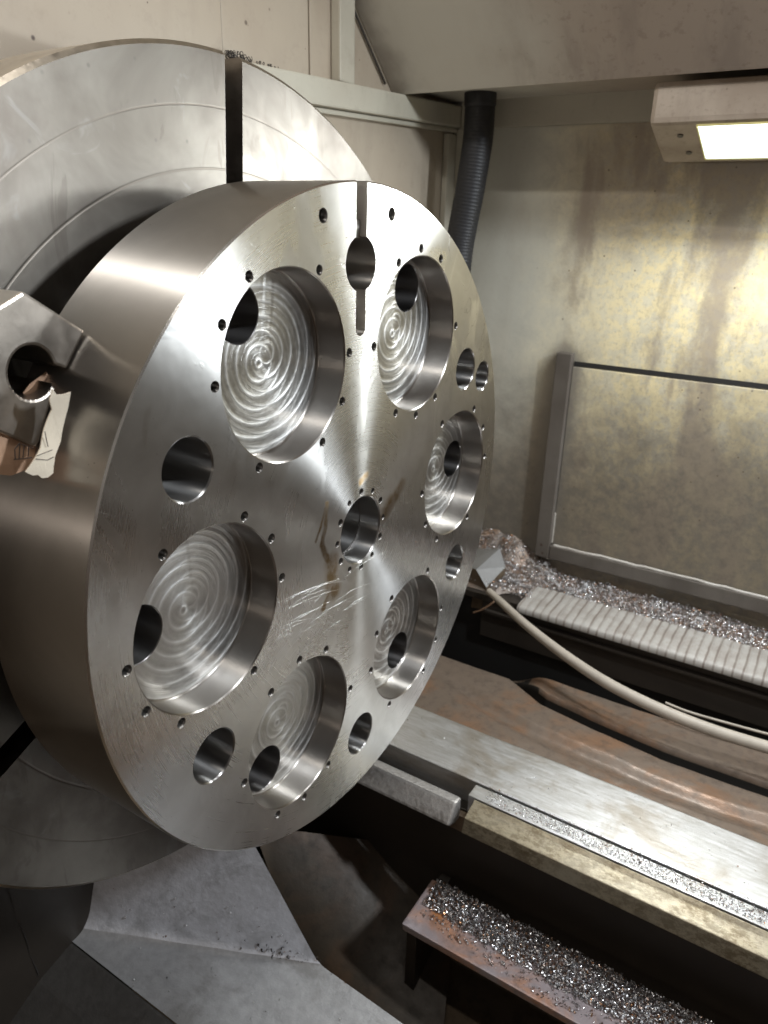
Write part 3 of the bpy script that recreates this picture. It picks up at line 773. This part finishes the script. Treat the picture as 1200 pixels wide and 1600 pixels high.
# swarf curls lying on top of the beam by the chuck
def curl(name, c, r, turns, pitch, th, mat, axis='y'):
    pts = []; n = int(turns*14)
    for i in range(n+1):
        a = 2*PI*i/14; rr = r*(1+.25*math.sin(i*.5))
        p = (math.cos(a)*rr, pitch*i/14, math.sin(a)*rr)
        if axis == 'x': p = (p[1], p[0], p[2])
        pts.append(Vector(c)+Vector(p))
    return pts
mb = MB()
for i in range(30):
    k_ = random.random()**1.3; q = px(352+72*k_, 86+19*k_, 0, HX+.03)
    pts = curl('', (q.x, q.y, 1.500-(2.395-q.y)*.036+random.uniform(.004, .022)*(1.2-k_)), random.uniform(.004, .012), random.uniform(.7, 2.2), random.uniform(.006, .02), .001, None, random.choice('xy'))
    mb.tube(pts, .0014, 5)
tag(mb.build('swarf_curl', M['darkiron']), 'dark wiry swarf curls lying on the beam right of the chuck slot', 'swarf', kind='stuff')

bw = thing('back_wall', (.6, BY, -2.4), 'oil stained yellowish cream back wall under the lamp', 'machine wall')
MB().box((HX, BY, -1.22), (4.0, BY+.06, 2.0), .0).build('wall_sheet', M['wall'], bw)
MB().box((HX+.075, BY-.055, 1.385), (4.0, BY-.001, 1.53), .006).build('cross_beam', M['beam'], bw)
MB().box((HX+.036, BY-.025, -1.1), (HX+.14, BY-.001, 1.384), .004).build('corner_post', M['beam'], bw)
# access panel and its frame, slightly proud of the wall
ap = thing('access_panel', (.6, BY-.01, -1.05), 'dirty rectangular access panel with a raised frame low on the back wall', 'access panel')
def W(u, v): q = px(u, v, 1, BY-.05); return (q.x, q.z)
MB().box((-.14, BY-.022, -.98), (4.0, BY-.003, .148), .003).build('panel_sheet', M['panel'], ap)
MB().box((-.232, BY-.062, -1.05), (-.142, BY-.003, .225), .006).build('frame_upright', M['frame'], ap)
MB().box((-.140, BY-.060, -1.05), (4.0, BY-.024, -.962), .006).build('frame_sill', M['frame'], ap)
MB().box((-.138, BY-.010, .152), (4.0, BY-.0035, .178), .0).build('shadow_gap', M['black'], ap)
wd = MB()
pts = [Vector((-.12+i*.05, BY-.042+random.uniform(-.002, .002), -.957+random.uniform(-.004, .004))) for i in range(60)]
wd.tube(pts, .009, 8)
pts = [Vector((-.139, BY-.030, -.95+i*.04)) for i in range(6)]; wd.tube(pts, .006, 8)
wd.build('weld_bead', m_paint('weld_paint', (.45, .42, .38), (.2, .17, .14), .5, sc=12), ap)

# sloping roof panel and the recess behind it
PY, PZ = 1.74, 1.475
cp = thing('canopy_panel', (.6, PY, PZ), 'stained sloping sheet metal roof panel above the lamp', 'roof panel')
sl = (1.775-1.52)/(1.384-1.67)
y_near = .1; z_near = PZ+sl*(y_near-PY)
mb = MB(); th = .03
mb.prism([(PY, PZ), (y_near, z_near), (y_near, z_near+th*1.4), (PY+.012, PZ+th*1.4)], HX+.002, 4.0, .004)
mb.build('sloping_sheet', M['canopy'], cp)
MB().box((HX+.002, PY+.014, PZ+.045), (4.0, BY-.002, PZ+.075), .0).build('recess_top', M['canopy'], cp)
MB().box((HX+.004, PY-.002, PZ+.004), (4.0, PY+.016, PZ+.040), .003).build('folded_lip', M['canopy'], cp)
pts = []
MB().tube([px(549, 6, 0, HX+.012), px(602, 131, 0, HX+.012)], .006, 8).build('sealing_bead', M['darkiron'], cp)

# machine lamp
lp = thing('machine_lamp', (1.2, 2.0, 1.2), 'beige box lamp with a glowing white diffuser under the roof panel', 'lamp')
X0 = .245; X1 = 1.50
prof = [(1.80, 1.466), (1.80, 1.31), (2.145, 1.185), (2.345, 1.20), (2.345, 1.466)]
# sloped face left open where the diffuser sits
mb = MB(); mb.prism(prof, X0, X1, .022)
mb.build('lamp_housing', M['lampbox'], lp)
d = Vector((0, 2.145-1.80, 1.185-1.31)); L = d.length; d.normalize(); nn = Vector((0, d.z, -d.y)); 
if nn.z > 0: nn = -nn
base = Vector((0, 1.80, 1.31))
def LS(x, t, h): q = base+d*t*L+nn*h; return (x, q.y, q.z)
xa, xb = .44, 1.31; t0_, t1_ = .07, .90
def slab(xa, xb, ta, tb, h0, h1, bev, dx=0):
    bm = bmesh.new(); vs = []
    for h in (h0, h1):
        for x, t in ((xa-dx, ta), (xb, ta), (xb, tb), (xa+dx, tb)): vs.append(bm.verts.new(LS(x, t, h)))
    for q in ((0, 1, 2, 3), (7, 6, 5, 4), (0, 4, 5, 1), (1, 5, 6, 2), (2, 6, 7, 3), (3, 7, 4, 0)): bm.faces.new([vs[i] for i in q])
    bmesh.ops.recalc_face_normals(bm, faces=bm.faces[:])
    bmesh.ops.bevel(bm, geom=bm.edges[:], offset=bev, segments=2, affect='EDGES'); bm.verts.index_update()
    mb = MB(); mb.bm(bm); return mb
slab(xa, xb, t0_, t1_, -.02, .006, .004, 0).build('diffuser', M['lamp'], lp)
yel = m_plain('diffuser_seal', (.70, .62, .25), .4)
mb = MB()
for a, b in (((xa-.004, t0_-.014), (xb+.006, t0_)), ((xa-.004, t1_), (xb+.006, t1_+.014))):
    q = slab(a[0], b[0], a[1], b[1], -.01, .008, .002); mb.add(q.v, q.f)
q = slab(xa-.005, xa, t0_, t1_, -.01, .008, .002); mb.add(q.v, q.f)
mb.build('diffuser_seal', yel, lp)
for x_, t_ in ((.36, .30), (.375, .74)):
    c_ = Vector(LS(x_, t_, .0)); MB().tube([c_-nn*.004, c_+nn*.005], .013, 14).build('screw', M['frame'], lp)


# black corrugated hose coming down out of the recess
hp_ = [(752, 120), (750, 168), (747, 215), (740, 262), (732, 310), (723, 356), (716, 400), (712, 460), (714, 540)]
P = [px(u, v, 1, 2.12) for u, v in hp_]
C = spline(P, 26); rr = [.079+.0013*math.sin(i*2.1) if i > 24 else .083 for i in range(len(C))]
ho = thing('black_hose', tuple(P[-1]), 'thick black corrugated hose hanging down in the corner behind the disc', 'hose')
MB().tube(C, rr, 24).build('hose_sleeve', M['rubber'], ho)

# ================================================================== LATHE BED
bed = thing('lathe_bed', (1.4, .8, -2.4), 'long steel lathe bed with bright ground ways and a rusty channel', 'lathe bed')
XE = 4.0
# front way top (chips and oil), with yellowed side
MB().prism([(.572, -1.402), (.572, -1.52), (.648, -1.52), (.648, -1.402)], .195, XE, .004).build('front_way', M['rail'], bed)
MB().prism([(.566, -1.406), (.545, -1.418), (.475, -1.435), (.455, -1.50), (.50, -1.52), (.566, -1.52)], .225, XE, .004).build('way_side', M['yellow'], bed)
# middle way
MB().prism([(.662, -1.40), (.662, -1.56), (.985, -1.56), (.985, -1.40)], -.9, XE, .005).build('main_way', M['rail'], bed)
MB().box((.2, .649, -1.55), (XE, .661, -1.412), 0).build('groove_floor_shade', M['black'], bed)
# lower shelf left of the gap
MB().prism([(.56, -1.418), (.51, -1.412), (.445, -1.49), (.50, -1.525), (.56, -1.53)], -.9, .17, .012).build('gap_shelf', M['cast2'], bed)
MB().box((-.9, .565, -1.62), (.21, .655, -1.53), .01).build('gap_wall', M['pit'], bed)
# body below
MB().prism([(.60, -1.52), (.60, -2.4), (1.6, -2.4), (1.6, -1.57), (.99, -1.57)], -.9, XE, .0).build('bed_body', M['darkiron'], bed)
# rusty channel behind the way
def strip(prof, name, mat, x0=-.95, x1=XE, nx=60, amp=.004):
    V = []; F = []; m_ = len(prof)
    for i in range(nx+1):
        x = x0+(x1-x0)*i/nx
        for j, (a, b) in enumerate(prof):
            nz_ = noise.noise(Vector((x*3, a*5, j)))*amp
            V.append((x, a, b+nz_))
    for i in range(nx):
        for j in range(m_-1):
            q = i*m_+j; F.append((q, q+1, q+1+m_, q+m_))
    return obj(name, V, F, mat, bed)
def curve_y(pts, z_):
    Q = [px(u, v, 2, z_) for u, v in pts]
    def f(x):
        if x <= Q[0].x: i = 0
        elif x >= Q[-1].x: i = len(Q)-2
        else: i = [k for k in range(len(Q)-1) if Q[k].x <= x][-1]
        t = (x-Q[i].x)/(Q[i+1].x-Q[i].x); t = max(-3, min(2, t))
        return Q[i].y+(Q[i+1].y-Q[i].y)*t
    return f
ZC = -1.425
g1 = curve_y([(780, 1036), (850, 1092), (939, 1134), (1037, 1176), (1130, 1209), (1200, 1234)], ZC)  # line of the hose's cast shadow, shaped as a groove
g2 = curve_y([(705, 1059), (757, 1101), (827, 1141), (920, 1181), (1013, 1223), (1107, 1260), (1200, 1288)], ZC)  # second hose shadow, shaped as a shallow trough
V = []; F = []; nx, ya_, yb_ = 260, .987, 1.63
def sst(a, b, v): v = max(0, min(1, (v-a)/(b-a))); return v*v*(3-2*v)
offs = [-.075, -.060, -.052, -.045, -.038, -.03, 0, .03, .038, .045, .052, .060]
for i in range(nx+1):
    x = -.95+(XE+.95)*i/nx
    raw = g1(min(x, 1.7)); c1 = min(1.565, raw); c2 = g2(min(x, 1.7))
    k2 = sst(-.45, .0, x); gone = sst(1.47, 1.60, raw)
    ys = [ya_+(c1-.075-ya_)*j/60 for j in range(60)]+[c1+o_ for o_ in offs]+[c1+.068, yb_-.004, yb_, yb_+.001]
    ny = len(ys)-1
    for j, y_ in enumerate(ys):
        z_ = ZC
        z_ -= .085*(1-sst(.032, .054, abs(y_-c1)))
        z_ -= .024*k2*(1-sst(.005, .075, abs(y_-c2)))
        z_ += .005*noise.noise(Vector((x*4, y_*7, 0)))+.0015*noise.noise(Vector((x*25, y_*25, 0)))
        if y_ > c1: z_ -= .10*gone
        if j == ny: z_ = -1.75
        if j == 0: z_ = -1.45
        V.append((x, y_, z_))
for i in range(nx):
    for j in range(ny): q = i*(ny+1)+j; F.append((q, q+ny+1, q+ny+2, q+1))
obj('rusty_channel', V, F, M['rust'], bed, None, True, mats=[M['rust'], M['hoseshadow']], fmat=[1 if min(V[k][2] for k in f_) < ZC-.035 and V[f_[0]][1] < 1.61 else 0 for f_ in F])  # groove faces coloured black for the hose's shadow
MB().box((-.95, .99, -1.62), (XE, 1.62, -1.60), 0).build('channel_bed', M['darkiron'], bed)

def patch(a, b, c, d_, nu, nv, amp, mb):
    V = []; F = []
    nrm = (b-a).cross(d_-a).normalized()
    for i in range(nu+1):
        for j in range(nv+1):
            u = i/nu; v = j/nv; p = (a*(1-u)+b*u)*(1-v)+(d_*(1-u)+c*u)*v
            V.append(p+nrm*amp*noise.noise(p*7))
    for i in range(nu):
        for j in range(nv):
            q = i*(nv+1)+j; F.append((q, q+1, q+nv+2, q+nv+1))
    mb.add(V, F, True); return mb
# grey casting below the chuck
cz_ = -1.85
A = px(497, 1505, 2, cz_); Cc = px(200, 1460, 2, cz_); B = px(400, 1325, 1, A.y)
D = px(630, 1600, 2, cz_); E_ = px(137, 1490, 2, cz_); E2 = px(260, 1600, 2, cz_)
cs = thing('base_casting', (A.x, A.y, -2.4), 'grey sloping cast base under the chuck, partly lit', 'machine casting')
far = A+(D-A)*4; eL = E_; eFar = E_+(E2-E_)*6
up = (B-A); Bt = A+up*1.22
Ct = Cc+up*1.22
Cl = Cc+(Cc-A)*((E_.y-Cc.y)/(Cc.y-A.y)); Clt = Cl+up*1.22; farL = Vector((far.x, E_.y, cz_))
def fold(a, b, c, r=.10, n=10):
    """a -> b -> c with the corner at b rounded"""
    p = b+(a-b).normalized()*r; q = b+(c-b).normalized()*r
    out = [a+(p-a)*k/14 for k in range(14)]
    out += [p*(1-t)**2+b*2*t*(1-t)+q*t*t for t in [k/n for k in range(n)]]
    return out+[q+(c-q)*(k/40)**2 for k in range(41)]
RT = fold(Bt, A, far, .05); LT = fold(Clt, Cl, farL, .14); V = []; F = []; nv = 40
for i in range(len(RT)):
    for j in range(nv+1):
        p = RT[i]*(1-j/nv)+LT[i]*(j/nv)
        p = p+Vector((.4, 0, 1))*(.004*noise.noise(p*7)+.0016*noise.noise(p*31))*(1 if 0 < j < nv else 0)
        V.append(p)
for i in range(len(RT)-1):
    for j in range(nv): q = i*(nv+1)+j; F.append((q, q+nv+1, q+nv+2, q+1))
kf = 20*nv
obj('sloping_face', V, F[:kf], M['cast'], cs, None, True); obj('lower_ledge', V, F[kf:], M['castl'], cs, None, True)
# front apron dropping away on the near side, right side dropping into the sump
ya = E_.y
mb = MB(); mb.prism([(ya, cz_-.003), (ya-.16, cz_-.05), (ya-.30, cz_-.13), (ya-.55, cz_-.40), (ya-.60, cz_-.56), (ya, cz_-.56)], -1.0, 4, .012)
Wl = Vector((HX+.022, Cl.y-.16, Cl.z-.02)); Wt = Vector((HX+.022, Clt.y-.20, Clt.z)); w_ = MB(); patch(Cl+Vector((0, .002, -.002)), Clt+Vector((-.004, .002, -.002)), Wt, Wl, 24, 16, .01, w_); w_.build('side_web', M['castd'], cs)
mb.build('front_apron', M['castd'], cs)
mb = MB(); mb.add([A, far, far-Vector((0, -.03, .45)), A-Vector((0, -.03, .45)), Bt, Bt-Vector((0, 0, .9))], [(0, 1, 2, 3), (0, 3, 5, 4)])
mb.build('inner_side', M['darkiron'], cs)

MB().box((HX+.003, -2.6, -2.42), (HX+.02, 1.9, -1.13), .005).build('headstock_shade', M['darkiron'], cs)  # dark sheet added for the shadow low on the headstock wall
# sump
gr = obj('sump_floor', [(-1.0, -3, -2.42), (4.0, -3, -2.42), (4.0, 2.4, -2.42), (-1.0, 2.4, -2.42)], [(0, 1, 2, 3)], M['pit']); gr['kind'] = 'structure'
sm_ = thing('sump_wedge', (.3, .3, -2.4), 'dark oily brown sloping plate with an orange rust spot beside the casting', 'sump plate')
mb = MB(); q0 = px(395, 1290, 2, -1.80); q1 = px(720, 1330, 2, -2.15); q2 = px(690, 1640, 2, -2.41); q3 = px(480, 1530, 2, -2.41)
patch(q0, q3, q2, q1, 40, 40, .004, mb); mb.build('sloping_plate', M['wedge'], sm_)

# chip tray
TZ = -1.9
ty0 = px(640, 1450, 2, TZ).y; ty1 = px(670, 1370, 2, TZ).y; tx0 = px(650, 1410, 2, TZ).x
tr = thing('chip_tray', (tx0+1, ty0, TZ), 'rusty sloping chip tray below the lathe bed, heaped with bright chips', 'chip tray')
MB().prism([(ty0, TZ), (ty1, TZ+.0), (ty1, TZ-.05), (ty0+.01, TZ-.05)], tx0, XE, .008).build('tray_plate', M['rust2'], tr)
MB().box((tx0-.0, ty0+.05, TZ-.5), (tx0+.05, ty1+.1, TZ-.052), .004).build('tray_support', M['darkiron'], tr)

def chips(name, N_, place, size, mat, label, seed, lay=.5):
    rnd = random.Random(seed); V = []; F = []
    for i in range(N_):
        c = place(rnd)
        if c is None: continue
        s_ = size*rnd.uniform(.5, 1.5); w_ = s_*rnd.uniform(.25, .5); R_ = s_*rnd.uniform(.4, .8); tot = rnd.uniform(1.5, 4.5)
        ax_ = Vector((rnd.gauss(0, 1), rnd.gauss(0, 1), rnd.gauss(0, 1))).normalized()
        h = ax_.orthogonal().normalized(); k_ = ax_.cross(h); b = len(V); ns = 5
        for j in range(ns+1):
            an = tot*j/ns; p = Vector(c)+(h*math.cos(an)+k_*math.sin(an))*R_*.5+ax_*(j*s_*.05)
            V.append(tuple(p-ax_*w_*.5)); V.append(tuple(p+ax_*w_*.5))
        for j in range(ns): q = b+2*j; F.append((q, q+1, q+3, q+2))
    o = obj(name, V, F, mat, None, None, True); tag(o, label, 'metal chips', kind='stuff'); return o
def in_tray(rnd):
    x = tx0+.03+rnd.random()*1.6
    bound = ty0+(ty1-ty0)*(.50-.16*math.sin((x-tx0)*2.2)+.05*noise.noise(Vector((x*9, 0, 1))))
    u = rnd.random(); y_ = bound+(ty1-.005-bound)*u
    if rnd.random() < .04: y_ = bound-rnd.random()*.07
    hgt = .035*max(0, min(1, (y_-bound)/.10))*(.7+.5*noise.noise(Vector((x*8, y_*8, 2))))
    return (x, y_, TZ+.004+rnd.random()*hgt)
chips('metal_chips', 13000, in_tray, .015, M['chip'], 'heap of small bright metal chips in the rusty tray', 5)
def on_way(rnd):
    x = .26+rnd.random()**.8*1.6; return (x, .58+rnd.random()*.062, -1.399+rnd.random()*.003)
chips('metal_chips', 5200, on_way, .0062, M['chip'], 'fine silvery chips strewn along the narrow front way of the bed', 6)
def on_main(rnd):
    x = -.3+rnd.random()*1.9; return (x, .67+rnd.random()*.31, -1.397)
chips('metal_chips', 90, on_main, .008, M['chip'], 'few scattered chips on the broad bright bed way', 16)
def in_groove(rnd):
    x = .2+rnd.random()*1.6; return (x, .642+rnd.random()*.026, -1.396)
chips('metal_chips', 260, in_groove, .007, M['chipw'], 'chips caught along the thin groove between the two ways', 17)

# ledge at the foot of the back wall
LZ = -1.2
ld = thing('chip_ledge', (.8, 2.1, LZ), 'ledge with a pale ribbed edge strip at the foot of the back wall', 'ledge')
MB().box((-.62, 1.95, LZ-.05), (XE, BY, LZ-.008), .003).build('ledge_plate', M['darkiron'], ld)
# ribbed strip, scalloped folds
V = []; F = []; nx = 720; x0 = -.155; x1 = 2.6
for i in range(nx+1):
    x = x0+(x1-x0)*i/nx; ph = (x/.047) % 1.0
    h_ = .006*(1-abs(2*ph-1)**8) ; jj = noise.noise(Vector((x*14, 0, 0)))*.006
    prof_ = [(1.905, LZ-.034), (1.903, LZ-.006), (1.915, LZ+h_*.3+.003), (1.94, LZ+h_+.006+jj), (2.10, LZ+h_+.010-jj), (2.19, LZ+h_+.012), (2.215, LZ+h_*.4+.008), (2.23, LZ)]
    V += [(x, a, b) for a, b in prof_]
for i in range(nx):
    for j in range(7): q = i*8+j; F.append((q, q+8, q+9, q+1))
obj('ribbed_strip', V, F, M['rib'], ld, None, True)
MB().box((-.4, 1.96, LZ-.30), (XE, 1.99, LZ-.052), .002).box((-.4, 1.93, LZ-.12), (XE, 1.958, LZ-.10), .002).build('ledge_apron', M['darkiron'], ld)
def pile_h(x, y_):
    k = max(0, min(1, (y_-2.14)/.26)); left = max(0, min(1, (-.05-x)/.35))
    h = .05*k+left*(.12*k+.04)
    return h*(1+.35*noise.noise(Vector((x*6, y_*6, 0))))+.010*noise.noise(Vector((x*22, y_*22, 5)))
V = []; F = []; nx, ny = 240, 34
for i in range(nx+1):
    x = -.80+3.4*i/nx
    ylo = 2.17 if x > -.13 else 2.17-.19*min(1, (-.13-x)/.2)
    for j in range(ny+1):
        y_ = ylo+(BY-.004-ylo)*j/ny; V.append((x, y_, LZ-.004+pile_h(x, y_)*min(1, j/4)))
for i in range(nx):
    for j in range(ny): q = i*(ny+1)+j; F.append((q, q+ny+1, q+ny+2, q+1))
o = obj('chip_sludge', V, F, m_rust('sludge', (.16, .13, .11), (.30, .18, .11), .6, .42, .4, 7), None, None, True)
tag(o, 'brown caked sludge of chips along the foot of the back wall', 'sludge', kind='stuff')
def on_ledge(rnd):
    x = -.72+rnd.random()*2.4; ylo = 2.19 if x > -.13 else 2.0
    y_ = ylo+rnd.random()*(BY-.01-ylo)
    return (x, y_, LZ+pile_h(x, y_)+rnd.random()*.010)
chips('metal_chips', 11500, on_ledge, .013, M['chipw'], 'coarse brownish chips heaped against the back wall', 7)
mb = MB(); r_ = random.Random(21)
for i in range(46):
    x = r_.uniform(-.62, .9) if i % 2 else r_.uniform(-.62, -.1); y_ = r_.uniform(2.08 if x < -.15 else 2.2, 2.36)
    a0_ = r_.uniform(0, 6.3); c0 = Vector((x, y_, LZ+pile_h(x, y_)+.016)); dr = Vector((math.cos(a0_), math.sin(a0_)*.6, 0)); L_ = r_.uniform(.04, .13)
    R_ = r_.uniform(.005, .010); nt = int(L_/.0016); sd = Vector((-dr.y, dr.x, 0)).normalized()
    pts = [c0+dr*(L_*k/nt-.5*L_)+(sd*math.cos(k*.75)+Vector((0, 0, 1))*math.sin(k*.75))*R_+Vector((0, 0, .012*math.sin(k/nt*5+i))) for k in range(nt)]
    mb.tube(pts, .0019, 5)
tag(mb.build('swarf_curl', M['chipw']), 'long tangled swarf curls lying on the chip heap by the back wall', 'swarf', kind='stuff')
# grey bracket at the near end of the ledge
g0 = px(740, 888, 1, 2.0)
bk = thing('guide_bracket', (g0.x, 2.0, LZ-.1), 'small grey angular bracket at the left end of the chip ledge', 'bracket')
def bq(u, v, yy): q = px(u, v, 1, yy); return q
T = [bq(738, 889, 2.0), bq(745, 862, 2.14), bq(783, 855, 2.14), bq(745, 889, 2.0)]
top = [bq(720, 880, 2.02), bq(737, 858, 2.16), bq(781, 857, 2.16), bq(744, 890, 2.0)]
side = [bq(744, 890, 2.0), bq(781, 857, 2.16), bq(790, 886, 2.14), bq(760, 918, 1.98)]
V = top+side; dn = Vector((0, 0, -.16))
mb = MB(); mb.add([*top], [(0, 3, 2, 1)]); mb.add(side, [(0, 3, 2, 1)])
mb.build('bracket_plate', M['bracketp'], bk); mb = MB()
lowf = [side[3], side[0], top[0], top[0]+Vector((-.05, 0, -.30)), side[3]+Vector((.05, 0, -.15))]
mb.add(lowf, [(0, 1, 2, 3, 4)])
mb.add([side[3], side[2], side[2]+dn, side[3]+dn], [(0, 3, 2, 1)])
mb.build('bracket_web', M['pit'], bk)
tag(MB().tube(spline([px(740, 957, 1, 1.93), px(752, 953, 1, 1.92), px(764, 946, 1, 1.92), px(775, 937, 1, 1.93)], 6), .005, 8).build('broken_wire', M['card']), 'short brown broken wire end below the bracket', 'wire')

# cream hose sagging from the ledge across the dark gap
hz = [(764, 924, -1.17), (782, 940, -1.175), (820, 975, -1.19), (880, 1022, -1.215), (950, 1068, -1.235), (1030, 1108, -1.25), (1110, 1140, -1.26), (1200, 1168, -1.265), (1300, 1196, -1.27), (1420, 1235, -1.27)]
P = [px(u, v, 2, z_) for u, v, z_ in hz]
C = spline(P, 10); rr = [.021 + .008*min(1, i/40) for i in range(len(C))]
ch_ = thing('cream_hose', tuple(P[4]), 'cream coloured flexible hose sagging across the dark gap behind the bed', 'hose')
MB().tube(C, rr, 20).build('hose_sleeve', M['cable'], ch_)

pc = [px(u, v, 2, -1.33) for u, v in ((1040, 1098), (1075, 1112), (1130, 1128), (1200, 1147), (1300, 1172))]
tag(MB().tube(spline(pc, 8), .0065, 10).build('pale_cable', M['cable']), 'thin pale cable half hidden behind the cream hose', 'cable')
# black sheet added for the shade at the back of the gap
dk = thing('gap_shade', (1, 1.9, -2.4), 'black sheet added for the shade in the gap between bed and ledge', 'machine panel')
MB().box((-.9, 2.0, -2.4), (XE, 2.03, -1.26), 0).build('shade_sheet', M['black'], dk)
# loose chips on the casting
def on_cast(rnd):
    if rnd.random() < .6:
        u = rnd.random(); v = rnd.random()**3*.5; p = Cc*(1-u)+A*u+up*v
        return (p.x+.004, p.y-.003, p.z+.004)
    return (rnd.uniform(-.9, .6), rnd.uniform(E_.y, A.y), cz_+.003)
chips('metal_chips', 150, on_cast, .010, M['chip'], 'sparse small chips scattered on the grey casting', 9)
def on_cast2(rnd):
    u = rnd.gauss(.78, .12); v = abs(rnd.gauss(0, .09)); p = Cc*(1-u)+A*u+up*v
    return (p.x+.005, p.y-.003, p.z+.005)
chips('dark_swarf', 34, on_cast2, .016, M['darkiron'], 'few dark swarf bits near the fold of the grey casting', 10)
